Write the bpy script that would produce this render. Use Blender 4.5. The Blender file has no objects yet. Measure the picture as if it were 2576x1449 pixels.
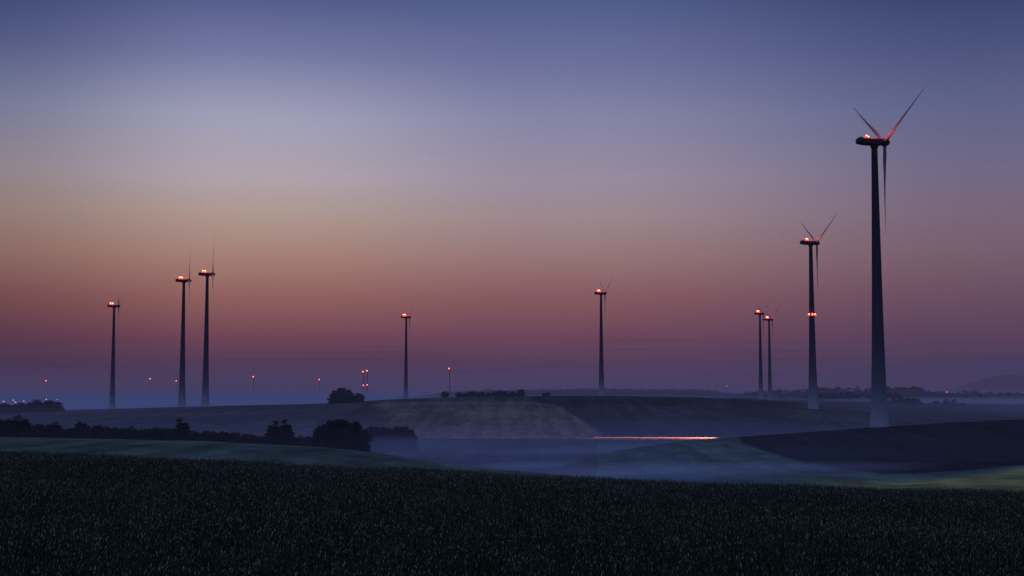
import bpy, math, numpy as np
from mathutils import Vector
rng = np.random.default_rng(7)
scene = bpy.context.scene
scene.view_settings.view_transform = 'Standard'
scene.view_settings.look = 'None'
scene.view_settings.exposure = 0
COL = scene.collection

def lin(c):
    out = []
    for v in c[:3]:
        v = v/255.0
        out.append(v/12.92 if v <= 0.04045 else ((v+0.055)/1.055)**2.4)
    return tuple(out)+(1.0,)

# ------------------------------------------------------------------ helpers
def link(o): COL.objects.link(o); return o
def empty(name, loc=(0,0,0)):
    e = bpy.data.objects.new(name, None); e.location = loc; e.empty_display_size = 1; return link(e)
def obj(name, me, loc=(0,0,0), parent=None):
    o = bpy.data.objects.new(name, me); o.location = loc; link(o)
    if parent: o.parent = parent
    return o
def tag(o, label, cat, group=None, kind=None):
    if label: o["label"] = label
    if cat: o["category"] = cat
    if group: o["group"] = group
    if kind: o["kind"] = kind

def np_mesh(name, V, F, mats=(), mi=None, smooth=False):
    V = np.asarray(V, np.float32); F = np.asarray(F, np.int32)
    me = bpy.data.meshes.new(name)
    n, k = F.shape
    me.vertices.add(len(V)); me.vertices.foreach_set("co", V.ravel())
    me.loops.add(n*k); me.loops.foreach_set("vertex_index", F.ravel())
    me.polygons.add(n)
    me.polygons.foreach_set("loop_start", np.arange(0, n*k, k, dtype=np.int32))
    me.polygons.foreach_set("loop_total", np.full(n, k, np.int32))
    for m in mats: me.materials.append(m)
    if mi is not None: me.polygons.foreach_set("material_index", np.asarray(mi, np.int32))
    if smooth: me.polygons.foreach_set("use_smooth", np.ones(n, bool))
    me.update(calc_edges=True); me.validate()
    return me

class MB:
    """small mesh builder (mixed polygons)"""
    def __init__(s): s.v=[]; s.f=[]; s.m=[]
    def ring_loft(s, rings, mat=0, caps=True):
        b=len(s.v); n=len(rings[0])
        for r in rings: s.v += [tuple(p) for p in r]
        for i in range(len(rings)-1):
            for j in range(n):
                a=b+i*n+j; c=b+i*n+(j+1)%n
                s.f.append((a,c,c+n,a+n)); s.m.append(mat)
        if caps:
            s.f.append(tuple(b+j for j in reversed(range(n)))); s.m.append(mat)
            e=b+(len(rings)-1)*n
            s.f.append(tuple(e+j for j in range(n))); s.m.append(mat)
    def tube(s,p0,p1,r0,r1,n=8,mat=0):
        p0=Vector(p0);p1=Vector(p1);d=(p1-p0).normalized()
        a=d.orthogonal().normalized();b=d.cross(a)
        R=[]
        for p,r in((p0,r0),(p1,r1)):
            R.append([p+a*(r*math.cos(t))+b*(r*math.sin(t)) for t in [2*math.pi*i/n for i in range(n)]])
        s.ring_loft(R,mat)
    def box(s,c,d,mat=0):
        x,y,z=c;a,b,h=d[0]/2,d[1]/2,d[2]/2
        s.ring_loft([[(x-a,y-b,z-h),(x+a,y-b,z-h),(x+a,y+b,z-h),(x-a,y+b,z-h)],
                     [(x-a,y-b,z+h),(x+a,y-b,z+h),(x+a,y+b,z+h),(x-a,y+b,z+h)]],mat)
    def mesh(s,name,mats=(),smooth=False,bevel=0):
        me=bpy.data.meshes.new(name); me.from_pydata(s.v,[],s.f)
        for m in mats: me.materials.append(m)
        me.polygons.foreach_set("material_index",np.array(s.m,np.int32))
        if smooth: me.polygons.foreach_set("use_smooth",np.ones(len(s.f),bool))
        me.update(); me.validate(); return me

# ------------------------------------------------------------------ materials
def mat(name, col, rough=0.8, spec=0.2, metal=0.0, noise=None, bump=0.0, emis=None, estr=0):
    m=bpy.data.materials.new(name); m.use_nodes=True; nt=m.node_tree; b=nt.nodes["Principled BSDF"]
    b.inputs["Base Color"].default_value=(*col[:3],1); b.inputs["Roughness"].default_value=rough
    b.inputs["Specular IOR Level"].default_value=spec; b.inputs["Metallic"].default_value=metal
    if emis:
        b.inputs["Emission Color"].default_value=(*emis[:3],1); b.inputs["Emission Strength"].default_value=estr
    if noise:
        sc,lo,hi=noise
        tc=nt.nodes.new("ShaderNodeTexCoord"); n=nt.nodes.new("ShaderNodeTexNoise"); n.inputs["Scale"].default_value=sc
        n.inputs["Detail"].default_value=5
        nt.links.new(tc.outputs["Object"],n.inputs["Vector"])
        mr=nt.nodes.new("ShaderNodeMapRange"); mr.inputs[1].default_value=.3; mr.inputs[2].default_value=.7
        mr.inputs[3].default_value=lo; mr.inputs[4].default_value=hi
        nt.links.new(n.outputs["Fac"],mr.inputs[0])
        mx=nt.nodes.new("ShaderNodeVectorMath"); mx.operation='SCALE'; mx.inputs[0].default_value=col[:3]
        nt.links.new(mr.outputs[0],mx.inputs["Scale"]); nt.links.new(mx.outputs[0],b.inputs["Base Color"])
        if bump:
            bp=nt.nodes.new("ShaderNodeBump"); bp.inputs["Strength"].default_value=bump
            nt.links.new(n.outputs["Fac"],bp.inputs["Height"]); nt.links.new(bp.outputs[0],b.inputs["Normal"])
    return m

# ------------------------------------------------------------------ terrain fitted to image coordinates
F0=3597.0; FX=3587.0; C0=1288.0; H0=985.0
def col_to_x(b,D): return D*(b-C0)/FX  # b is an image pixel column, D a chosen depth
def row(D,pts,dz=0.0):  # pts are image pixel columns and rows, turned into heights at depth D
    b=[p[0] for p in pts]; z=[-(p[1]-H0)/F0*D+dz for p in pts]
    return (D,b,z)
rows=[
 (12,[0,2576],[-3.45,-3.7]),
 (23,[0,2576],[-3.7,-4.0]),
 (60,[0,1288,2576],[-4.35,-5.0,-5.7]),
 row(100,[(0,1140),(300,1148),(600,1163),(800,1175),(1000,1184),(1200,1193),(1400,1205),(1600,1215),(1800,1222),(2000,1226),(2200,1232),(2400,1238),(2576,1243)],-0.8),
 (135,[0,1288,2576],[-9.5,-12,-13]),
 row(190,[(0,1165),(500,1175),(800,1190),(1000,1215),(1200,1250),(1600,1300),(2000,1275),(2200,1255),(2400,1245),(2576,1238)]),
 row(280,[(0,1105),(500,1115),(800,1130),(1000,1150),(1070,1163),(1250,1184),(1420,1200),(1600,1235),(1850,1240),(2000,1225),(2200,1213),(2400,1195),(2576,1182),(3400,1160)]),
 row(420,[(0,1108),(500,1116),(800,1130),(900,1138),(1000,1165),(1200,1195),(1420,1190),(1600,1170),(1850,1150),(2000,1147),(2200,1145),(2400,1136),(2576,1125),(3400,1090)]),
 row(520,[(0,1110),(500,1112),(800,1130),(1000,1158),(1200,1168),(1400,1165),(1480,1152),(1600,1127),(1700,1113),(1850,1100),(2000,1090),(2200,1075),(2400,1063),(2576,1055),(3400,1040)]),
 row(620,[(0,1098),(500,1102),(800,1118),(1000,1130),(1200,1135),(1600,1133),(1850,1120),(2000,1110),(2200,1098),(2576,1080)]),
 row(730,[(0,1085),(500,1085),(800,1095),(1000,1105),(1500,1107),(1850,1108),(2000,1100),(2200,1082),(2400,1072),(2576,1064)]),
 row(900,[(0,1060),(500,1048),(800,1045),(1000,1040),(1200,1038),(1400,1040),(1600,1045),(1850,1045),(2000,1030),(2040,1027),(2100,1033),(2200,1043),(2576,1054)]),
 row(1150,[(0,1039),(283,1030.5),(500,1023),(820,1016),(1000,1004),(1200,998),(1500,995.5),(1750,1000),(1950,1009),(2080,1022),(2200,1032),(2576,1042)]),
 row(1450,[(0,1038),(283,1030.5),(500,1029),(800,1022),(1000,1008),(1200,1002),(1500,996),(1750,1001),(1900,1004),(2080,1020),(2200,1024),(2576,1034)]),
 row(1850,[(0,1040),(283,1036),(500,1032),(800,1026),(1000,1004.5),(1200,1003),(1500,1000),(1900,1004),(1940,1007),(2200,1014),(2576,1022)]),
 row(2600,[(0,1028),(800,1024),(1000,1012),(1500,1008),(1850,1008),(2100,1003),(2300,1003),(2576,1009)]),
 row(3500,[(0,1020),(800,1016),(1000,1008),(1500,1004),(1850,998),(1950,989),(2080,982),(2180,985),(2280,981),(2400,990),(2576,997)]),
 row(6000,[(0,1006),(800,1003),(1050,998),(1120,987),(1250,983),(1500,980),(1780,982),(1830,990),(2100,986),(2576,990)]),
 row(9000,[(0,994),(400,992),(820,996),(1200,994),(2576,992)]),
 row(14000,[(0,994),(2576,994)]),
 row(20000,[(0,991),(2330,991),(2400,977),(2440,964),(2480,952),(2530,942),(2600,947),(2750,965),(3400,975)]),
 row(28000,[(0,990),(2576,990)]),
 row(42000,[(0,988),(2576,988)]),
]
BG=np.linspace(-2500,5000,1501)
k=np.exp(-0.5*(np.arange(-12,13)/4.0)**2); k/=k.sum()
RZ=[]
for D,b,z in rows:
    r=np.interp(BG,b,z); r=np.convolve(np.pad(r,12,mode='edge'),k,'valid'); RZ.append(r)
RZ=np.array(RZ); S=np.log(np.array([r[0] for r in rows],float))
h=np.diff(S)[:,None]; dl=np.diff(RZ,axis=0)/h
M=np.zeros_like(RZ)
for i in range(1,len(S)-1):
    a,b2=dl[i-1],dl[i]; same=(a*b2)>0
    M[i]=np.where(same,2*a*b2/np.where(same,(a+b2),1),0)
M[0]=dl[0]; M[-1]=dl[-1]
SG=np.linspace(S[0],S[-1],1400); TZ=np.zeros((len(SG),len(BG)))
for i,s in enumerate(SG):
    j=min(max(np.searchsorted(S,s)-1,0),len(S)-2); H=S[j+1]-S[j]; t=(s-S[j])/H
    TZ[i]=(2*t**3-3*t**2+1)*RZ[j]+(t**3-2*t**2+t)*H*M[j]+(-2*t**3+3*t**2)*RZ[j+1]+(t**3-t**2)*H*M[j+1]
def ground(X,Y):
    X=np.asarray(X,float);Y=np.asarray(Y,float)
    D=np.maximum(Y,12.5); b=C0+FX*X/D
    fi=np.clip((b-BG[0])/(BG[1]-BG[0]),0,len(BG)-1.001); fj=np.clip((np.log(D)-SG[0])/(SG[1]-SG[0]),0,len(SG)-1.001)
    i=fi.astype(int);j=fj.astype(int);u=fi-i;v=fj-j
    z=(TZ[j,i]*(1-u)*(1-v)+TZ[j,i+1]*u*(1-v)+TZ[j+1,i]*(1-u)*v+TZ[j+1,i+1]*u*v)
    z=z+0.05*np.sin(X*0.31+1.3*np.sin(Y*.13))*np.sin(Y*0.23+X*.05)
    return z
def gz(X,Y): return float(ground(np.array([X]),np.array([Y]))[0])

# terrain mesh
Ds=np.concatenate([np.linspace(-120,10,14),np.exp(np.linspace(math.log(13),math.log(41500),620))])
us=np.concatenate([np.linspace(-1.6,-0.46,40),np.linspace(-0.45,0.45,760),np.linspace(0.46,1.6,40)])
DD,UU=np.meshgrid(Ds,us,indexing='ij')
XX=UU*(np.maximum(DD,0)+70*np.exp(-np.maximum(DD,0)/120.0)); ZZ=ground(XX,DD)
nr,nc=DD.shape
V=np.stack([XX,DD,ZZ],-1).reshape(-1,3)
idx=np.arange(nr*nc).reshape(nr,nc)
Fq=np.stack([idx[:-1,:-1],idx[:-1,1:],idx[1:,1:],idx[1:,:-1]],-1).reshape(-1,4)
# fields
D1=np.maximum(V[:,1],12.5); B=C0+FX*V[:,0]/D1; PIX_ROW=H0-F0*V[:,2]/D1; YY=V[:,1]  # field borders below are drawn in image pixel columns and rows
colr=np.tile(np.array([0.060,0.068,0.065]),(len(V),1))
def sf(x,w): 
    q=np.clip(.5+x/w,0,1); return q*q*(3-2*q)
def setc(wt,c):
    global colr
    wt=np.asarray(wt,float)[:,None]; colr=colr*(1-wt)+np.array(c)*wt
setc(YY>1300,(0.045,0.048,0.05))
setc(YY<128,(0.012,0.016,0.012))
setc((YY>=128)&(YY<350)&(B<1500),(0.088,0.120,0.105))
setc((YY>=128)&(YY<690)&(B>=1500),(0.082,0.130,0.115))
low=np.interp(B,[1838,1870,1920,2000,2100,2220,2400,2576,3400],[1096,1115,1135,1158,1177,1192,1186,1169,1130])
yel=sf(PIX_ROW-low-8-0.04*np.clip(2576-B,0,900),14)*sf(B-2090,300)*(YY>=128)*(YY<440)
setc(yel,(0.26,0.265,0.095))
dark=sf(low-PIX_ROW,5)*(YY>200)*(YY<620)*sf(B-1855,20)
setc(dark,(0.017,0.019,0.024))
rb=np.interp(PIX_ROW,[1010,1018,1060,1104],[1330,1400,1465,1525]); lb=np.interp(PIX_ROW,[1010,1060,1104],[930,945,1000])
slope=(YY>738)&(YY<1140)
setc((slope|((YY>600)&(YY<=738)))&(B<lb),(0.060,0.062,0.067))
setc(slope*sf(B-rb,12)*sf(2000-B,60),(0.042,0.042,0.050))
setc(slope*sf(B-lb-25,60)*sf(rb-B,12)*sf(PIX_ROW-1011,8),(0.185,0.145,0.118))

gm=bpy.data.materials.new("field_soil_and_crops"); gm.use_nodes=True; nt=gm.node_tree; pb=nt.nodes["Principled BSDF"]
at=nt.nodes.new("ShaderNodeAttribute"); at.attribute_name="field_colour"
geo=nt.nodes.new("ShaderNodeNewGeometry")
def nz(sc,det,stretch=(1,1,1),rot=0):
    mp=nt.nodes.new("ShaderNodeMapping"); mp.inputs["Scale"].default_value=stretch; mp.inputs["Rotation"].default_value=(0,0,rot)
    n=nt.nodes.new("ShaderNodeTexNoise"); n.inputs["Scale"].default_value=sc; n.inputs["Detail"].default_value=det
    nt.links.new(geo.outputs["Position"],mp.inputs[0]); nt.links.new(mp.outputs[0],n.inputs["Vector"]); return n
n1=nz(0.012,6); n2=nz(0.25,5,(1,.25,1)); n3=nz(0.12,3,(1,0.04,1),.5)
def mrange(src,a,b,c,d):
    m=nt.nodes.new("ShaderNodeMapRange"); m.inputs[1].default_value=a;m.inputs[2].default_value=b;m.inputs[3].default_value=c;m.inputs[4].default_value=d
    nt.links.new(src,m.inputs[0]); return m.outputs[0]
def mul(a,b):
    m=nt.nodes.new("ShaderNodeMath"); m.operation='MULTIPLY'; nt.links.new(a,m.inputs[0]); nt.links.new(b,m.inputs[1]); return m.outputs[0]
f=mul(mul(mrange(n1.outputs["Fac"],.3,.7,.7,1.35),mrange(n2.outputs["Fac"],.3,.7,.65,1.35)),mrange(n3.outputs["Fac"],.35,.65,.68,1.32))
sc=nt.nodes.new("ShaderNodeVectorMath"); sc.operation='SCALE'; nt.links.new(at.outputs["Color"],sc.inputs[0]); nt.links.new(f,sc.inputs["Scale"])
nt.links.new(sc.outputs[0],pb.inputs["Base Color"]); pb.inputs["Roughness"].default_value=1; pb.inputs["Specular IOR Level"].default_value=0.0
bp=nt.nodes.new("ShaderNodeBump"); bp.inputs["Strength"].default_value=.6; bp.inputs["Distance"].default_value=.4
nt.links.new(n2.outputs["Fac"],bp.inputs["Height"]); nt.links.new(bp.outputs[0],pb.inputs["Normal"])
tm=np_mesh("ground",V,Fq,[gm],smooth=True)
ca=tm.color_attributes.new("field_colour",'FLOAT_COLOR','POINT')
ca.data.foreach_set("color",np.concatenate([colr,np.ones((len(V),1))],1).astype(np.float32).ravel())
g=obj("ground",tm); tag(g,"rolling farmland with dark ploughed and green fields","ground",kind="structure")

# ------------------------------------------------------------------ wheat (ground cover)
N=235000
Dw=rng.uniform(14,124,N); Xw=rng.uniform(-1,1,N)*(0.42*Dw+3)
Zw=ground(Xw,Dw)
fac=1+Dw/90.0
hgt=np.clip(rng.normal(0.77,0.11,N),0.42,1.12)+0.05*np.sin(Xw*0.5+2*np.sin(Dw*.11))+0.04*np.sin(Xw*.13+Dw*.21)
lean=rng.normal(0,0.09,(N,2))+np.array([0.06,0.0])
top=np.stack([Xw+lean[:,0]*hgt,Dw+lean[:,1]*hgt,Zw+hgt],-1)
ed=np.stack([lean[:,0]*2+rng.normal(0,.20,N),lean[:,1]*2+rng.normal(0,.20,N),np.ones(N)],-1); ed/=np.linalg.norm(ed,axis=1)[:,None]
el=(rng.uniform(.05,.115,N)*(1+Dw/200))[:,None]; ew=(rng.uniform(.0040,.0074,N)*fac)[:,None]
side=np.cross(ed,[0,1,0]); side/=np.linalg.norm(side,axis=1)[:,None]; dep=np.cross(ed,side)
mid=top+ed*el*.45
ear=np.stack([top-ed*0.0,mid+side*ew,mid+dep*ew,mid-side*ew,mid-dep*ew,top+ed*el],1)
base=np.stack([Xw,Dw,Zw],-1)
blades=[]
for q in range(2):
    th=rng.uniform(0,2*math.pi,N); L=hgt*rng.uniform(.85,1.25,N); out=rng.uniform(.03,.20,N)
    dr=np.stack([np.cos(th),np.sin(th),np.zeros(N)],-1); wd=np.stack([np.sin(th),-np.cos(th),np.zeros(N)],-1)
    w=(.0042*fac)[:,None]
    b0=base+dr*.02; m_=b0+dr*(out*.35)[:,None]; m_[:,2]=Zw+L*.7
    t_=b0+dr*out[:,None]; t_[:,2]=Zw+L*rng.uniform(.95,1.08,N)
    blades.append(np.stack([b0-wd*w,b0+wd*w,m_+wd*w*.9,m_-wd*w*.9,t_],1))
sw=(.003*fac)[:,None]*np.array([1.,0,0])
stem=np.stack([base-sw,base+sw,top+sw,top-sw],1)
Vw=np.concatenate([ear,blades[0],blades[1],stem],1)
tri=[(0,1,2),(0,2,3),(0,3,4),(0,4,1),(5,2,1),(5,3,2),(5,4,3),(5,1,4),
     (6,7,8),(6,8,9),(9,8,10),(11,12,13),(11,13,14),(14,13,15),(16,17,18),(16,18,19)]
tri=np.array(tri); Fw=(tri[None]+ (np.arange(N)*20)[:,None,None]).reshape(-1,3)
patch=.5+.5*np.sin(Xw*.21+1.7*np.sin(Dw*.09))*np.sin(Dw*.17+.9*np.sin(Xw*.11))
pr_=rng.random(N)*(1.25-.5*patch)
mi=np.ones((N,16),int); mi[:,:8]=np.where(pr_<.11,3,np.where(pr_<.36,0,2))[:,None]; mi[:,14:]=2
mi[rng.random(N)<.25,8:11]=2
m_ear=mat("wheat_ear_pale",(0.22,0.24,0.18),.7,.15,noise=(1.5,.3,1.6))
m_leaf=mat("wheat_leaf",(0.030,0.046,0.022),.8,.08,noise=(.7,.4,1.5))
m_ear2=mat("wheat_ear_green",(0.065,0.092,0.050),.8,.1,noise=(.9,.4,1.5))
m_ear3=mat("wheat_ear_ripe",(0.52,0.50,0.41),.6,.2,noise=(1.1,.5,1.3))
wm=np_mesh("wheat_crop",Vw.reshape(-1,3),Fw,[m_ear,m_leaf,m_ear2,m_ear3],mi.ravel())
w=obj("wheat_crop",wm); tag(w,"dense dark green wheat with pale ears on the field","wheat",kind="stuff")

# ------------------------------------------------------------------ trees
m_bark=mat("tree_bark",(0.03,0.024,0.02),.9,.1,noise=(4,.6,1.4),bump=.4)
m_leafd=mat("tree_leaves_dark",(0.016,0.024,0.018),.8,.1,noise=(.8,.5,1.6))
m_leafl=mat("tree_leaves_light",(0.032,0.044,0.030),.8,.1,noise=(.8,.5,1.6))
def crown_arrays(r,nl,rw,z0,z1,nclump,ls,cs,stray=.06,shell=(.15,.90),var=(.84,1.04)):
    zc=(z0+z1)/2; rh=(z1-z0)/2
    d=r.normal(size=(nclump,3)); d/=np.linalg.norm(d,axis=1)[:,None]
    rad=r.uniform(shell[0],shell[1],nclump)**.6
    c=d*rad[:,None]*np.array([rw,rw,rh])*r.uniform(var[0],var[1],nclump)[:,None]+np.array([0,0,zc])
    if z0>=0: c[:,2]=np.clip(c[:,2],z0+.03,None)
    k_=r.integers(0,nclump,nl); csz=r.uniform(.6,1.3,nclump)*cs
    off=r.normal(size=(nl,3)); off/=np.linalg.norm(off,axis=1)[:,None]; off*=(r.uniform(0,1,nl)**.5)[:,None]
    p=c[k_]+off*csz[k_][:,None]*np.array([1,1,.75])
    st=r.random(nl)<stray; p[st]+=r.normal(size=(st.sum(),3))*cs*.4
    if z0>=0: p[:,2]=np.maximum(p[:,2],.01)
    a=r.normal(size=(nl,3)); a/=np.linalg.norm(a,axis=1)[:,None]
    b=np.cross(a,r.normal(size=(nl,3))); b/=np.linalg.norm(b,axis=1)[:,None]
    s=(ls*r.uniform(.5,1.3,nl))[:,None]
    Q=np.stack([p-a*s,p-b*s*.6,p+a*s,p+b*s*.6],1)
    mi=((csz[k_]/cs>1.0)).astype(int)
    return Q,mi,c
def tree_meshes(seed,rw,z0,nl,nclump,ls,cs,nm,dome=False):
    r=np.random.default_rng(seed)
    if dome:
        Q,mi,c=crown_arrays(r,nl,rw,-.62,.93,nclump,ls,cs,.012,(.35,.97),(.94,1.02))
        keep=Q[:,:,2].min(1)>-.03; Q=Q[keep]; mi=mi[keep]; nl=len(Q); c=c[c[:,2]>.1]
    else:
        Q,mi,c=crown_arrays(r,nl,rw,z0,1.0,nclump,ls,cs)
    cm=np_mesh(nm+"_crown",Q.reshape(-1,3),np.arange(nl*4).reshape(-1,4),[m_leafd,m_leafl],mi)
    mb=MB(); t=max(z0,.12)
    mb.tube((0,0,-.05),(0.01,0,t),.035,.028); mb.tube((0.01,0,t),(0,.01,.6),.028,.014)
    for j in range(min(9,len(c))):
        q=c[j]; mb.tube((0,0,t*.8+.04*j*.5),(q[0]*.95,q[1]*.95,q[2]),.016,.004,6)
    return mb.mesh(nm+"_trunk",[m_bark],smooth=True),cm
KINDS={
 'round':[tree_meshes(s,.42,.10,4600,50,.038,.16,"round_tree") for s in (1,2,3)],
 'bush':[tree_meshes(s,.66,.0,7500,110,.040,.17,"bush",True) for s in (11,12,13)],
 'narrow':[tree_meshes(s,.20,.04,3200,36,.034,.09,"narrow_tree") for s in (21,22)],
 'big':[tree_meshes(s,.88,.0,72000,620,.028,.11,"big_bush",True) for s in (31,32,33)],
}
TL={'round':("tree","round leafy tree in a dark hedgerow","tree"),
    'bush':("bush","low rounded dark bush in a hedgerow","bush"),
    'narrow':("tree","slender upright dark tree rising from the hedgerow","tree"),
    'big':("bush","large dense domed bush standing in misty valley","bush")}
def plant(kind,b,D,h,label=None,group="trees and bushes of the hedgerow",wide=1.0,sink=.25):
    var=KINDS[kind][rng.integers(len(KINDS[kind]))]
    X=col_to_x(b,D); Z=gz(X,D)-sink
    nm,lab,cat=TL[kind]
    e=empty(nm,(X,D,Z)); e.rotation_euler=(0,0,rng.uniform(0,6.28)); e.scale=(h*wide,h*wide,h)
    tag(e,label or lab,cat,group)
    obj("trunk",var[0],parent=e); obj("crown",var[1],parent=e)
def hpx(px,D): return px*D/F0
for b,t in [(4,54),(20,50),(36,60),(56,52),(76,46),(98,48),(114,36)]:
    plant('round' if t>51 else 'bush',b,415,hpx(t,415)+.3,wide=1.3)
for b in np.linspace(124,440,24):
    plant(rng.choice(['bush','round','bush']),b+rng.uniform(-5,5),418+rng.uniform(-8,8),hpx(rng.uniform(34,50),415),wide=1.15)
plant('round',206,420,hpx(54,420),wide=.9)
plant('narrow',461,416,hpx(68,416),wide=1.3)
for b in np.linspace(440,785,30):
    plant(rng.choice(['bush','bush','round']),b+rng.uniform(-5,5),420+rng.uniform(-8,8),hpx(rng.uniform(27,43),420),wide=1.2)
plant('narrow',688,416,hpx(72,416),wide=1.1)
plant('narrow',722,416,hpx(76,416),wide=1.1)
plant('big',858,410,hpx(98,410),"huge dark domed thicket at the hedge end",wide=.92,sink=.9)
plant('big',955,590,hpx(68,590),"misty rounded thicket in the valley",wide=.95)
plant('big',1006,600,hpx(72,600),"misty rounded thicket in the valley",wide=.76)
plant('bush',925,560,hpx(64,560),"misty bush beside the thicket",wide=1.1)
plant('big',862,1120,hpx(42,1120),"dark thicket on the crest of the ridge",wide=1.0,group="thickets on the ridge crest")
plant('bush',900,1110,hpx(26,1110),"low dark bush on the crest of the ridge",wide=1.2,group="thickets on the ridge crest")
for b in np.linspace(2,136,14):
    plant(rng.choice(['round','bush']),b,1130,hpx(rng.uniform(19,32),1130),"dark tree in a row along the ridge",wide=1.25,group="thickets on the ridge crest")
for b in list(np.linspace(1150,1318,24))+[1377,1371,1120]:
    plant(rng.choice(['round','bush','round']),b+rng.uniform(-4,4),1420+rng.uniform(-60,60),hpx(rng.uniform(8,22) if b<1340 else 12,1420),"small tree behind the ridge",wide=1.15,group="thickets on the ridge crest")
Qs=[]
def wood(n,b0,b1,D0,D1,h0,h1,uni=.35):
    cl=rng.uniform(b0,b1,max(3,n//22))
    for _ in range(n):
        b=rng.uniform(b0,b1) if rng.random()<uni else np.clip(cl[rng.integers(len(cl))]+rng.normal(0,12),b0,b1)
        D=rng.uniform(D0,D1); X=col_to_x(b,D); hh=rng.uniform(h0,h1)*rng.uniform(.5,1.1); Z=gz(X,D)
        Q,_m,_c=crown_arrays(rng,70,.62,.0,1.0,7,.15,.28)
        Qs.append(Q*hh+np.array([X,D,Z-.5]))
wood(260,1860,2320,3200,3900,4,12)
wood(200,2060,2260,2100,2600,5,14)
wood(80,2230,2420,1700,1900,4,9)
wood(160,1950,2700,3600,4600,5,12)
wood(420,1110,1810,5800,6100,3,8,.6)
wood(90,1830,2060,2400,2800,4,8)
wood(120,2400,2900,2300,3300,4,10)
Qs=np.concatenate(Qs)
wo=obj("distant_wood",np_mesh("distant_wood",Qs.reshape(-1,3),np.arange(len(Qs)*4).reshape(-1,4),[m_leafd]))
tag(wo,"distant dark woods along the hazy hills","wood",kind="stuff")

# ------------------------------------------------------------------ wind turbines
m_tow=bpy.data.materials.new("tower_paint"); m_tow.use_nodes=True; nt=m_tow.node_tree; pb=nt.nodes["Principled BSDF"]
tc=nt.nodes.new("ShaderNodeTexCoord"); sx=nt.nodes.new("ShaderNodeSeparateXYZ"); nt.links.new(tc.outputs["Object"],sx.inputs[0])
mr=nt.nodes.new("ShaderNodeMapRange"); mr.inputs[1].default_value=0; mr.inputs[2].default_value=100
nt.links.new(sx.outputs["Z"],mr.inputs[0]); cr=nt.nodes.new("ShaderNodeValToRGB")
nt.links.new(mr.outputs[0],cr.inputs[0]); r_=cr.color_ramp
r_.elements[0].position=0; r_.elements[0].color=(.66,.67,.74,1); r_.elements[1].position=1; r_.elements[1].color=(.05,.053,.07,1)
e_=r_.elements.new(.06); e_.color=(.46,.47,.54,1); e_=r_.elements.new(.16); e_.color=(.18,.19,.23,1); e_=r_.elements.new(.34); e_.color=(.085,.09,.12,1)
nn=nt.nodes.new("ShaderNodeTexNoise"); nn.inputs["Scale"].default_value=.25; nn.inputs["Detail"].default_value=3; nt.links.new(tc.outputs["Object"],nn.inputs["Vector"])
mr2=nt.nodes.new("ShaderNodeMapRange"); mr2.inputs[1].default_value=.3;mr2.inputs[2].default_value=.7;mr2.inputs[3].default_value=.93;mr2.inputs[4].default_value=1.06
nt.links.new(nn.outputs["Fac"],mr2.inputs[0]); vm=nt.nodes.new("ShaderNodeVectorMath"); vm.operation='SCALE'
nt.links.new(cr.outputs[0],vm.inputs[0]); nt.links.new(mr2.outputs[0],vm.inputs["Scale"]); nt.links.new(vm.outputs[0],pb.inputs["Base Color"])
pb.inputs["Roughness"].default_value=.7; pb.inputs["Specular IOR Level"].default_value=.1
m_nac=mat("nacelle_shell",(.06,.05,.055),.5,.2,noise=(.5,.8,1.15))
m_bld=mat("blade_gelcoat",(.40,.40,.42),.5,.3,noise=(.4,.85,1.1))
m_lampb=mat("glowing_lamp_base",(.25,.02,.01),.4,.4,emis=(1,.035,.02),estr=3.0)  # base is made to glow as the lamp's red halo
m_lamp=mat("red_warning_lamp",(.5,.02,.01),.3,.5,emis=(1,.05,.022),estr=7)
m_core=mat("warning_lamp_bulb",(.5,.3,.2),.3,.5,emis=(1,.14,.07),estr=22)
m_dk=mat("dark_steel",(.03,.03,.035),.5,.4,noise=(2,.8,1.2))

tp=[(0,3.35),(2,3.3),(6,3.05),(14,2.7),(25,2.38),(40,2.05),(55,1.8),(70,1.56),(85,1.33),(102.8,1.12)]
mb=MB(); rings=[]; ns=40
hs=sorted(set(list(np.linspace(0,102.8,36))+[p[0] for p in tp]))
def ring(r,z): return [(r*math.cos(2*math.pi*i/ns),r*math.sin(2*math.pi*i/ns),z) for i in range(ns)]
def tr(z): return float(np.interp(z,[p[0] for p in tp],[p[1] for p in tp]))
for z in hs: rings.append(ring(tr(z),z))
rings=[ring(tr(0),-4)]+rings
mb.ring_loft(rings)
for z in (22,44,66,86): mb.ring_loft([ring(tr(z)+.01,z-.12),ring(tr(z)+.04,z-.08),ring(tr(z)+.04,z+.08),ring(tr(z)+.01,z+.12)])
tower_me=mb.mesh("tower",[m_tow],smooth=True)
mb=MB(); mb.box((0,3.3,2.6),(1.1,.16,2.3)); mb.box((0,3.6,.7),(1.8,1.0,1.4)); door_me=mb.mesh("door",[m_dk])
def rrect(x,zl,zh,w,n=28,p=5):
    out=[];zc=(zl+zh)/2;hh=(zh-zl)/2
    for i in range(n):
        t=2*math.pi*i/n; c,s=math.cos(t),math.sin(t)
        out.append((x,w*math.copysign(abs(c)**(2/p),c),zc+hh*math.copysign(abs(s)**(2/p),s)))
    return out
mb=MB()
mb.ring_loft([rrect(-6.9,-.5,.8,1.2),rrect(-6.75,-.75,1.0,1.5),rrect(-6.1,-1.0,1.18,1.7),rrect(-4,-1.28,1.24,1.8),rrect(-1.5,-1.36,1.26,1.85),rrect(1.6,-1.36,1.24,1.8),rrect(2.6,-1.28,1.2,1.65),rrect(2.9,-1.1,1.1,1.45)])
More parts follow.
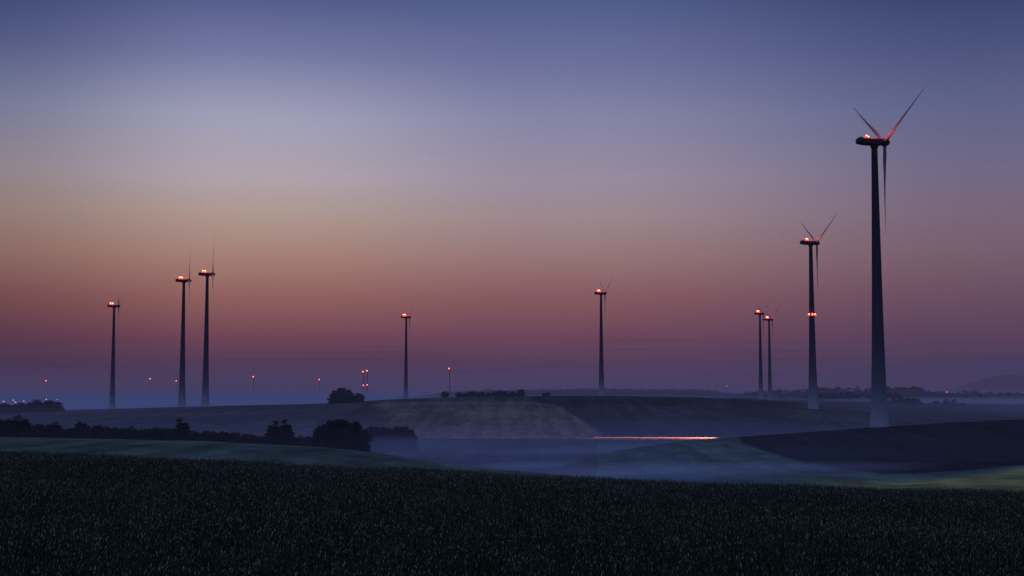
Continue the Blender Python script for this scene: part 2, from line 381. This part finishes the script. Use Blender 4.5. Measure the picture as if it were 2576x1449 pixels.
mb.ring_loft([[(1.35*math.cos(t),1.35*math.sin(t),-2.3) for t in np.linspace(0,2*math.pi,24,endpoint=False)],[(1.5*math.cos(t),1.5*math.sin(t),-1.3) for t in np.linspace(0,2*math.pi,24,endpoint=False)]])
nac_me=mb.mesh("nacelle",[m_nac],smooth=False)
mb=MB(); mb.box((-5.6,0,1.3),(1.2,2.6,.35)); mb.tube((-6.3,.6,.9),(-6.3,.6,2.3),.05,.03); mb.tube((-6.5,.6,2.3),(-6.1,.6,2.3),.04,.04)
cool_me=mb.mesh("cooler_and_wind_vane",[m_dk])
mb=MB(); pr=[(-1.4,1.2),(-1.3,1.4),(-.4,1.55),(.5,1.45),(1.2,1.15),(1.7,.7),(1.95,.2)]
mb.ring_loft([[(x,r*math.cos(t),r*math.sin(t)) for t in np.linspace(0,2*math.pi,28,endpoint=False)] for x,r in pr]); hub_me=mb.mesh("rotor_hub",[m_nac],smooth=True)
mb=MB(); R=[]
for z,c,t,tw in [(1.2,1.4,1.4,0),(2.6,1.3,1.1,10),(4.5,1.8,.85,14),(7,2.0,.52,10),(11,1.5,.34,6),(16,1.05,.24,4),(22,.72,.16,2),(27,.44,.10,1),(31,.24,.06,0),(33.5,.12,.04,0),(34,.05,.02,0)]:
    a=math.radians(tw); rr=[]
    for i in range(14):
        th=2*math.pi*i/14; yy=c/2*math.cos(th)-max(0,(c-1.7))*.3; xx=t/2*math.sin(th)*(1-.4*max(0,-math.cos(th)) if z>4 else 1)
        rr.append((xx*math.cos(a)+yy*math.sin(a)+.0007*z*z,-xx*math.sin(a)+yy*math.cos(a),z))
    R.append(rr)
mb.ring_loft(R); blade_me=mb.mesh("blade",[m_bld],smooth=True)
mb=MB(); T=np.linspace(0,2*math.pi,16,endpoint=False)
mb.ring_loft([[(r*math.cos(t),r*math.sin(t),z) for t in T] for r,z in [(1.0,-.5),(1.25,.0),(1.3,.3),(1.1,.5)]],0)
mb.ring_loft([[(r*math.cos(t),r*math.sin(t),z) for t in T] for r,z in [(1.05,.5),(1.1,.8),(.95,1.2)]],1)
mb.ring_loft([[(r*math.cos(t),r*math.sin(t),z) for t in T] for r,z in [(.6,1.2),(.62,1.5),(.4,1.85),(.08,2.0)]],2)
lamp_me=mb.mesh("warning_lamp",[m_lampb,m_lamp,m_core],smooth=True)

HUBZ=105.0; YAW=math.radians(12)
def build_turbine():
    e=empty("wind_turbine")
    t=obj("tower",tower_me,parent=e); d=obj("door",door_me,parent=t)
    n=obj("nacelle",nac_me,(0,0,HUBZ),e); c=obj("wind_vane",cool_me,parent=n)
    l1=obj("warning_lamp",lamp_me,(-3.5,-.9,1.75),n); l2=obj("warning_lamp",lamp_me,(-1.9,.9,1.75),n)
    hb=obj("rotor_hub",hub_me,(4.25,0,HUBZ),e)
    for i in range(3):
        b=obj("blade",blade_me,parent=hb); b.rotation_euler=(math.radians(120*i),0,0)
    return e
def kids(o): return [c for c in bpy.data.objects if c.parent==o]
proto=build_turbine()
def deep_copy(o,parent):
    c=o.copy(); COL.objects.link(c)
    if parent: c.parent=parent
    for ch in kids(o): deep_copy(ch,c)
    return c
specs=[
 (2211,522,None,-64,"tall pale-based wind turbine on a dark field crest"),
 (283,1445,None,62,"dark wind turbine on the ridge crest"),
 (458,1181,None,8,"dark wind turbine on the ridge beside another"),
 (517,1128,None,3,"dark wind turbine with one blade pointing straight up"),
 (1021,1824,None,64,"dark wind turbine behind the ridge crest"),
 (1513,1456,None,57,"dark wind turbine standing on the crest of the ridge"),
 (1914,1747,None,60,"slim dark wind turbine beside a second one"),
 (1937,1842,None,63,"slim dark wind turbine beside a second one"),
 (2045,901,None,-62,"dark wind turbine with red lamps halfway up its tower"),
 (116,11500,None,50,None),(378,9800,None,40,None),(444,10800,None,70,None),(638,8600,None,55,None),
 (804,9000,None,-35,"distant wind turbine with its blades visible"),
 (914,7600,None,60,"distant wind turbine with lamps halfway up its tower"),
 (924,7400,None,62,"distant wind turbine with lamps halfway up its tower"),
 (1131,6900,None,60,None)]
pending=[deep_copy(proto,None) for _ in specs[1:]]
for i,s in enumerate(specs):
    e=proto if i==0 else pending[i-1]
    b,D,_,ang,lab=s; X=col_to_x(b,D); Z=gz(X,D)
    hub_row={116:960,378:955,444:960,638:950,804:957,914:938,924:936,1131:930,283:770,458:706,517:690,1021:798,1513:738,1914:789,1937:804,2045:611,2211:357}[b]  # hub heights fitted to image pixel rows
    vv=724.5-hub_row; ele=(259.6+vv*.9974)/(3568.6-vv*.0726)
    hubz=ele*D
    scz=(hubz-Z)/105.0
    s3=min(max(scz,.75),1.35)
    e.location=(X,D,Z); e.scale=(s3,s3,s3)
    e.rotation_euler=(0,0,YAW)
    tag(e,lab or "distant wind turbine with a red lamp rising from mist","wind turbine","wind turbines of the wind farm")
    ls=.42*max(1,D/522)**(.72 if D<3000 else .66)
    for c in kids(e):
        if c.name.startswith("rotor_hub"): c.rotation_euler=(-math.radians(ang),0,0)
        if c.name.startswith("nacelle"):
            for l in kids(c):
                if l.name.startswith("warning_lamp"):
                    l.scale=(ls,ls,ls); l.location.z=1.25+.5*ls
                    if D>3000: l.location.x=-2.7 + (.5 if l.location.x>-2.5 else -.5)
                    elif D>800:
                        l.location.x=-2.5+(1 if l.location.x>-2.5 else -1)*1.1*ls
            if D<3000:
                ld=bpy.data.lights.new("lamp_light",'POINT'); ld.energy=1600 if D<600 else 1300; ld.color=(1,.08,.03); ld.shadow_soft_size=.3
                lo=bpy.data.objects.new("lamp_light",ld); link(lo); lo.parent=c; lo.location=(-.2,-1.6,4.0)
    if b in (2045,914,924):
        hz={2045:59,914:56,924:58}[b]/s3
        for k_ in ((-1,0,1) if b==2045 else (0,)):
            a=math.radians(-90+k_*62)-YAW; q=tr(hz)+ls*.7
            l=obj("warning_lamp",lamp_me,(q*math.cos(a),q*math.sin(a),hz),e); l.scale=(ls*.85,)*3
mb=MB(); 
for sx_,sy_ in((-1,-1),(1,-1),(1,1),(-1,1)): mb.tube((sx_*1.6,sy_*1.6,0),(sx_*.3,sy_*.3,38),.22,.12,6)
for j in range(9):
    z=j*4.2; a=1.6-1.3*z/38; b_=1.6-1.3*(z+4.2)/38
    for q in((-1,-1,1,-1),(1,-1,1,1),(1,1,-1,1),(-1,1,-1,-1)): mb.tube((q[0]*a,q[1]*a,z),(q[2]*b_,q[3]*b_,z+4.2),.1,.1,5)
mast_me=mb.mesh("mast_frame",[m_dk])
for b,D,top_row in ((1829,5600,972),(2382,3300,987)):  # mast tops placed from image pixel columns and rows
    X=col_to_x(b,D); zt=-(top_row-H0)/F0*D
    e=empty("radio_mast",(X,D,zt-38)); tag(e,"thin lattice mast with a red lamp on a hill","mast")
    obj("mast_frame",mast_me,parent=e); l=obj("warning_lamp",lamp_me,(0,0,38),e); l.scale=(.8,)*3 if D>5000 else (.6,)*3

# ------------------------------------------------------------------ village street lamps
m_warm=mat("warm_lamp_glass",(.6,.4,.2),.3,.5,emis=(1,.34,.10),estr=9)
mb=MB(); mb.tube((0,0,-2),(0,0,7.6),.16,.09); mb.tube((0,0,7.6),(1.5,0,8.2),.08,.06); pole_me=mb.mesh("pole",[m_dk],smooth=True)
mb=MB(); mb.ring_loft([[(1.5+1.1*r*math.cos(t),.8*r*math.sin(t),8.2+z) for t in T] for r,z in [(.5,-.8),(1,-.4),(1,.2),(.6,.5),(.1,.6)]]); head_me=mb.mesh("lamp_head",[m_warm],smooth=True)
for b,D,top_row in [(12,2900,1010),(35,3100,1007),(42,2900,1012),(62,3000,1009),(75,2800,1011),(95,2700,1012),(118,3300,1005),(127,3200,1009),(143,3500,1005)]:  # lamp positions read as image pixels at chosen depths
    X=col_to_x(b,D); zt=-(top_row-H0)/F0*D; s_=rng.uniform(.7,1.15)
    e=empty("street_lamp",(X,D,zt-8.2*s_)); tag(e,"lit street lamp glowing warm in a misty village","street lamp","street lamps of the village")
    e.rotation_euler=(0,0,rng.uniform(0,6)); e.scale=(s_,s_,s_); obj("pole",pole_me,parent=e); q=obj("lamp_head",head_me,parent=e)

# ------------------------------------------------------------------ road, added guard rail, car
m_asph=mat("asphalt",(.045,.045,.05),.85,.2,noise=(1.0,.7,1.3))
m_white=mat("road_paint",(.6,.6,.6),.7,.2,noise=(2,.7,1.1))
xs=np.linspace(-420,420,281); yc=732+4*np.sin(xs/160.0)
def roadz(x,y): return float(np.max(ground(np.full(7,x),np.linspace(y-5,y+5,7))))+.12
rz=np.array([roadz(x,y) for x,y in zip(xs,yc)])
rz=np.convolve(np.pad(rz,6,mode='edge'),np.ones(13)/13,'valid')+.08
VV=[];FF=[];
for i,(x,y,z) in enumerate(zip(xs,yc,rz)):
    VV+= [(x,y-6,z-.9),(x,y-3.6,z),(x,y+3.6,z),(x,y+6,z-.9)]
for i in range(len(xs)-1):
    for j in range(3): FF.append((i*4+j,i*4+4+j,i*4+5+j,i*4+1+j))
m_verge=mat("verge_grass",(.035,.045,.03),.95,.05,noise=(.6,.6,1.4))
rd=obj("road",np_mesh("road",VV,FF,[m_asph,m_verge],[1 if k_%3!=1 else 0 for k_ in range(len(FF))])); tag(rd,"narrow asphalt country road along the valley","road",kind="structure")
VV=[];FF=[]
def rint(x): return float(np.interp(x,xs,yc)),float(np.interp(x,xs,rz))
for x in np.arange(-400,400,9):
    y0,z0=rint(x);y1,z1=rint(x+4); n_=len(VV); VV+=[(x,y0-.07,z0+.012),(x+4,y1-.07,z1+.012),(x+4,y1+.07,z1+.012),(x,y0+.07,z0+.012)]; FF.append((n_,n_+1,n_+2,n_+3))
for s_ in(-3.3,3.3):
    for x in np.arange(-400,400,3):
        y0,z0=rint(x);y1,z1=rint(x+3); n_=len(VV); VV+=[(x,y0+s_-.06,z0+.012),(x+3,y1+s_-.06,z1+.012),(x+3,y1+s_+.06,z1+.012),(x,y0+s_+.06,z0+.012)]; FF.append((n_,n_+1,n_+2,n_+3))
mk=obj("road_marking",np_mesh("road_marking",VV,FF,[m_white])); tag(mk,"white dashed and edge lines on the country road","road marking",kind="structure")
m_galv=mat("added_rail_steel",(.60,.56,.52),.8,.1,noise=(.3,.95,1.03))
e=empty("added_guard_rail",(0,0,0)); y0,z0=rint(70); e.location=(70,y0,z0)  # rail added to catch the beam and stand in for a car light trail
tag(e,"added guard rail, lit to stand in for a car light trail","guard rail")
mb=MB(); Rr=[]
gx=np.linspace(42,108,67)
for x in gx:
    y,z=rint(x); y+=4.1; prof=[(0,.40),(-.09,.46),(0,.56),(-.09,.68),(0,.80),(-.09,.90),(0,.96),(.02,.96),(.02,.40)]
    Rr.append([(x-70,y+p[0]-y0,z+p[1]-z0) for p in prof])
mb.ring_loft(Rr); obj("rail",mb.mesh("rail",[m_galv]),parent=e)
mb=MB(); mb.box((0,.1,.1),(.1,.12,1.3)); post_me=mb.mesh("post",[m_dk])
for x in np.arange(42.5,108,4):
    y,z=rint(x); obj("post",post_me,(x-70,y+4.1-y0,z-z0),e)
m_car=mat("car_paint_grey",(.08,.08,.09),.3,.5); m_gl=mat("car_glass",(.01,.01,.012),.08,.6); m_ty=mat("tyre_rubber",(.012,.012,.012),.9,.1)
m_hl=mat("headlight_glass",(.8,.8,.7),.2,.5,emis=(1,.5,.3),estr=12); m_tl=mat("tail_light_glass",(.4,.01,.01),.3,.5,emis=(1,.05,.02),estr=3)
def make_car(x,lane,face,lab):
    y,z=rint(x); e=empty("car",(x,y+lane,z)); e.rotation_euler=(0,0,0 if face>0 else math.pi)
    tag(e,lab,"car","cars on the valley road")
    mb=MB(); secs=[(-2.15,.42,.82,.74),(-2.05,.3,.92,.82),(-1.2,.26,.97,.88),(0,.24,.95,.9),(1.2,.26,.88,.88),(1.95,.3,.74,.82),(2.15,.38,.62,.72)]
    mb.ring_loft([rrect(a,b_,c_,d_,24,4) for a,b_,c_,d_ in secs]); obj("body",mb.mesh("body",[m_car],smooth=True),parent=e)
    mb=MB()
    def cab(z,x0,x1,w): return [(x0,-w,z),(x1,-w,z),(x1,w,z),(x0,w,z)]
    mb.ring_loft([cab(.9,-1.75,1.05,.82),cab(1.38,-1.25,.25,.66)],0); obj("window",mb.mesh("window",[m_gl]),parent=e)
    mb=MB(); mb.ring_loft([cab(1.383,-1.27,.27,.67),cab(1.44,-1.1,.1,.6)],0); obj("roof",mb.mesh("roof",[m_car]),parent=e)
    for wx in(-1.3,1.35):
        for wy in(-.82,.82):
            mb=MB(); mb.tube((0,-.1,0),(0,.1,0),.32,.32,20); obj("wheel",mb.mesh("wheel",[m_ty]),(wx,wy,.32),e)
    for wy in(-.58,.58):
        mb=MB(); mb.ring_loft([[(xx,r*1.3*math.cos(t),r*math.sin(t)) for t in T] for xx,r in((0,.12),(.08,.11),(.12,.05))]); obj("headlight",mb.mesh("headlight",[m_hl]),(2.07,wy,.62),e)
        mb=MB(); mb.box((0,0,0),(.06,.32,.14)); obj("tail_light",mb.mesh("tail_light",[m_tl]),(-2.13,wy,.75),e)
    ld=bpy.data.lights.new("headlight_beam",'SPOT'); ld.energy=62000; ld.color=(1,.27,.14); ld.spot_size=math.radians(22); ld.spot_blend=1.0; ld.shadow_soft_size=.1
    ld.use_nodes=True; ln_=ld.node_tree; em=[n for n in ln_.nodes if n.type=='EMISSION'][0]; fo=ln_.nodes.new("ShaderNodeLightFalloff"); fo.inputs["Strength"].default_value=1.0
    ln_.links.new(fo.outputs["Linear"],em.inputs["Strength"])  # linear falloff lights the added rail as an even streak
    lo=bpy.data.objects.new("headlight_beam",ld); link(lo); lo.parent=e; lo.location=(2.4,0,.85)
    side=-1 if face<0 else 1
    d=Vector((1,.032*side,.014)); lo.rotation_euler=d.to_track_quat('-Z','Y').to_euler()
    return e
make_car(122,.9,-1,"small grey car with glowing headlights on the road")

# ------------------------------------------------------------------ mist
def mist_mat(name,sig,c):
    m=bpy.data.materials.new(name); m.use_nodes=True; nt=m.node_tree; nt.nodes.clear()
    o=nt.nodes.new("ShaderNodeOutputMaterial"); a=nt.nodes.new("ShaderNodeVolumeAbsorption"); e=nt.nodes.new("ShaderNodeEmission"); ad=nt.nodes.new("ShaderNodeAddShader")
    a.inputs["Color"].default_value=(0,0,0,1); a.inputs["Density"].default_value=sig
    e.inputs["Color"].default_value=c; e.inputs["Strength"].default_value=sig  # emission stands in for skylight scattered by the mist
    nt.links.new(a.outputs[0],ad.inputs[0]); nt.links.new(e.outputs[0],ad.inputs[1]); nt.links.new(ad.outputs[0],o.inputs["Volume"])
    return m
hi=lin((72,62,95)); midc=lin((56,65,108)); lo_=lin((54,68,120)); 
for i,(top_,sig,c) in enumerate([(330,3.2e-5,hi),(30,3.5e-5,hi),(5,8e-5,midc),(-9.3,3.4e-4,midc),(-17.2,0.95e-3,lo_),(-23.0,2.0e-3,lo_)]):
    mb=MB(); q=i*37.0
    mb.box((0,22000-q,(top_-500-q)/2),(100000-2*q,47000-2*q,top_+500+q))
    o=obj("mist",mb.mesh("mist",[mist_mat("mist_air",sig,c)])); tag(o,"thin layer of bluish evening mist over valleys","mist",kind="structure")
def bank(b,D,z,rx,ry,rzz,sig,col,rot=0,lab="low pale mist bank lying in the valley"):
    mm=mist_mat("mist_bank_air",sig,lin(col))
    for s_ in (1.0,.78,.55,.32):
        mb=MB(); Rr=[]
        for i in range(1,16):
            ph=math.pi*i/16; Rr.append([((rx*s_*(1+.15*math.sin(3*t+b)))*math.sin(ph)*math.cos(t),(ry*s_*(1+.2*math.sin(2*t+D)))*math.sin(ph)*math.sin(t),-rzz*(.4+.6*s_)*math.cos(ph)) for t in np.linspace(0,2*math.pi,64,endpoint=False)])
        mb.ring_loft(Rr,caps=True); o=obj("mist",mb.mesh("mist_bank",[mm]),(col_to_x(b,D),D,z)); o.rotation_euler=(0,0,rot); tag(o,lab,"mist",kind="structure")
bc=(66,82,134)
bank(1620,345,-20.8,70,50,2.8,.0026,bc,.1); bank(2000,335,-18.4,50,40,1.8,.0020,bc,.1)
bank(1360,490,-25.4,36,26,1.3,.0040,bc,.35); bank(1450,590,-24.8,55,36,1.5,.0016,bc,.2)
bank(970,520,-20,50,40,4,.0016,(52,64,112))
bank(300,3300,-33,1300,1300,12,.00035,(84,94,150)); bank(2450,2000,-14,260,260,6,.0006,(74,78,124))
bank(2560,15500,0,2600,2200,420,.00006,(62,60,98),0,"distant haze before the far mountain")

# ------------------------------------------------------------------ sky
wd=bpy.data.worlds.new("World"); scene.world=wd; wd.use_nodes=True; nt=wd.node_tree; nt.nodes.clear()
out=nt.nodes.new("ShaderNodeOutputWorld"); bg=nt.nodes.new("ShaderNodeBackground"); nt.links.new(bg.outputs[0],out.inputs[0])
tc=nt.nodes.new("ShaderNodeTexCoord"); sx=nt.nodes.new("ShaderNodeSeparateXYZ"); nt.links.new(tc.outputs["Generated"],sx.inputs[0])
def mth(op,a,b=None):
    m=nt.nodes.new("ShaderNodeMath"); m.operation=op
    for i,v in enumerate((a,b)):
        if v is None: continue
        if isinstance(v,(int,float)): m.inputs[i].default_value=v
        else: nt.links.new(v,m.inputs[i])
    return m.outputs[0]
X_,Y_,Z_=sx.outputs
ln=mth('SQRT',mth('ADD',mth('MULTIPLY',X_,X_),mth('MULTIPLY',Y_,Y_)))
t=mth('DIVIDE',Z_,mth('MAXIMUM',ln,.001)); az=mth('DIVIDE',X_,mth('MAXIMUM',ln,.001))
tt=mth('DIVIDE',t,.45)
ST=[0,.018,.0376,.0655,.094,.122,.15,.193,.236,.279,.43]
R0=[(62,57,94),(72,48,70),(98,56,68),(126,80,78),(147,111,101),(152,129,122),(147,135,143),(120,125,152),(84,93,135),(52,65,106),(42,56,95)]
R1=[(70,64,100),(88,57,83),(120,72,82),(154,102,95),(172,133,121),(180,156,146),(180,168,176),(163,162,188),(118,124,165),(80,92,139),(52,68,115)]
R2=[(72,67,105),(90,63,90),(116,72,88),(141,93,96),(157,122,121),(162,140,145),(157,145,163),(136,136,170),(107,114,157),(82,94,141),(52,68,115)]
R3=[(60,60,95),(75,60,91),(94,67,91),(113,82,99),(123,98,112),(123,105,125),(115,107,135),(97,101,139),(74,84,127),(50,64,105),(40,54,94)]
def ramp(cs):
    c=nt.nodes.new("ShaderNodeValToRGB"); r=c.color_ramp; r.interpolation='LINEAR'
    r.elements[0].position=0; r.elements[0].color=lin(cs[0]); r.elements[1].position=ST[-1]/.45; r.elements[1].color=lin(cs[-1])
    for s_,q in list(zip(ST,cs))[1:-1]:
        e=r.elements.new(s_/.45); e.color=lin(q)
    nt.links.new(tt,c.inputs[0]); return c.outputs[0]
def mix(f,a,b):
    m=nt.nodes.new("ShaderNodeMix"); m.data_type='RGBA'; nt.links.new(f,m.inputs[0])
    for s_,v in((m.inputs[6],a),(m.inputs[7],b)):
        if isinstance(v,tuple): s_.default_value=v
        else: nt.links.new(v,s_)
    return m.outputs[2]
def sm(v,a,b):
    m=nt.nodes.new("ShaderNodeMapRange"); m.interpolation_type='SMOOTHSTEP'; m.inputs[1].default_value=a; m.inputs[2].default_value=b; nt.links.new(v,m.inputs[0]); return m.outputs[0]
c=mix(sm(az,-.36,-.19),ramp(R0),ramp(R1)); c=mix(sm(az,-.17,.03),c,ramp(R2)); c=mix(sm(az,.03,.33),c,ramp(R3))
mp=nt.nodes.new("ShaderNodeMapping"); mp.inputs["Scale"].default_value=(5,5,150); nt.links.new(tc.outputs["Generated"],mp.inputs[0])
nz1=nt.nodes.new("ShaderNodeTexNoise"); nz1.inputs["Scale"].default_value=1.3; nz1.inputs["Detail"].default_value=4; nt.links.new(mp.outputs[0],nz1.inputs["Vector"])
msk=mth('MULTIPLY',sm(t,.005,.015),mth('SUBTRACT',1.0,sm(t,.028,.05)))
st=mth('MULTIPLY',mth('MULTIPLY',sm(nz1.outputs["Fac"],.5,.72),msk),.16)
nz2=nt.nodes.new("ShaderNodeTexNoise"); nz2.inputs["Scale"].default_value=420; nz2.inputs["Detail"].default_value=2; nt.links.new(tc.outputs["Generated"],nz2.inputs["Vector"])
gr=mth('ADD',mth('MULTIPLY',mth('SUBTRACT',nz2.outputs["Fac"],.5),.07),1.0)
vm=nt.nodes.new("ShaderNodeVectorMath"); vm.operation='SCALE'; nt.links.new(c,vm.inputs[0]); nt.links.new(mth('MULTIPLY',gr,mth('SUBTRACT',1.0,st)),vm.inputs["Scale"])
c=mix(mth('SUBTRACT',1.0,sm(Y_,-.1,.55)),vm.outputs[0],lin((50,62,108)))
c=mix(sm(t,.55,2.2),c,lin((114,136,182)))
c2=mix(mth('SUBTRACT',1.0,sm(t,-.15,-.02)),c,(.006,.007,.012,1))
nt.links.new(c2,bg.inputs[0]); bg.inputs[1].default_value=1.0
sl=bpy.data.lights.new("twilight_fill",'SUN'); sl.energy=.18; sl.color=(.60,.75,1); sl.angle=math.radians(40)  # added soft blue fill; the sun itself is below the horizon
so=bpy.data.objects.new("twilight_fill",sl); link(so); so.rotation_euler=(math.radians(20),0,math.radians(-25))

# ------------------------------------------------------------------ camera
cd=bpy.data.cameras.new("Camera"); cam=bpy.data.objects.new("Camera",cd); link(cam)
cd.sensor_width=36; cd.lens=50; cd.clip_start=.5; cd.clip_end=90000
cam.location=(0,0,0); cam.rotation_euler=(math.radians(90+4.16),0,0); scene.camera=cam
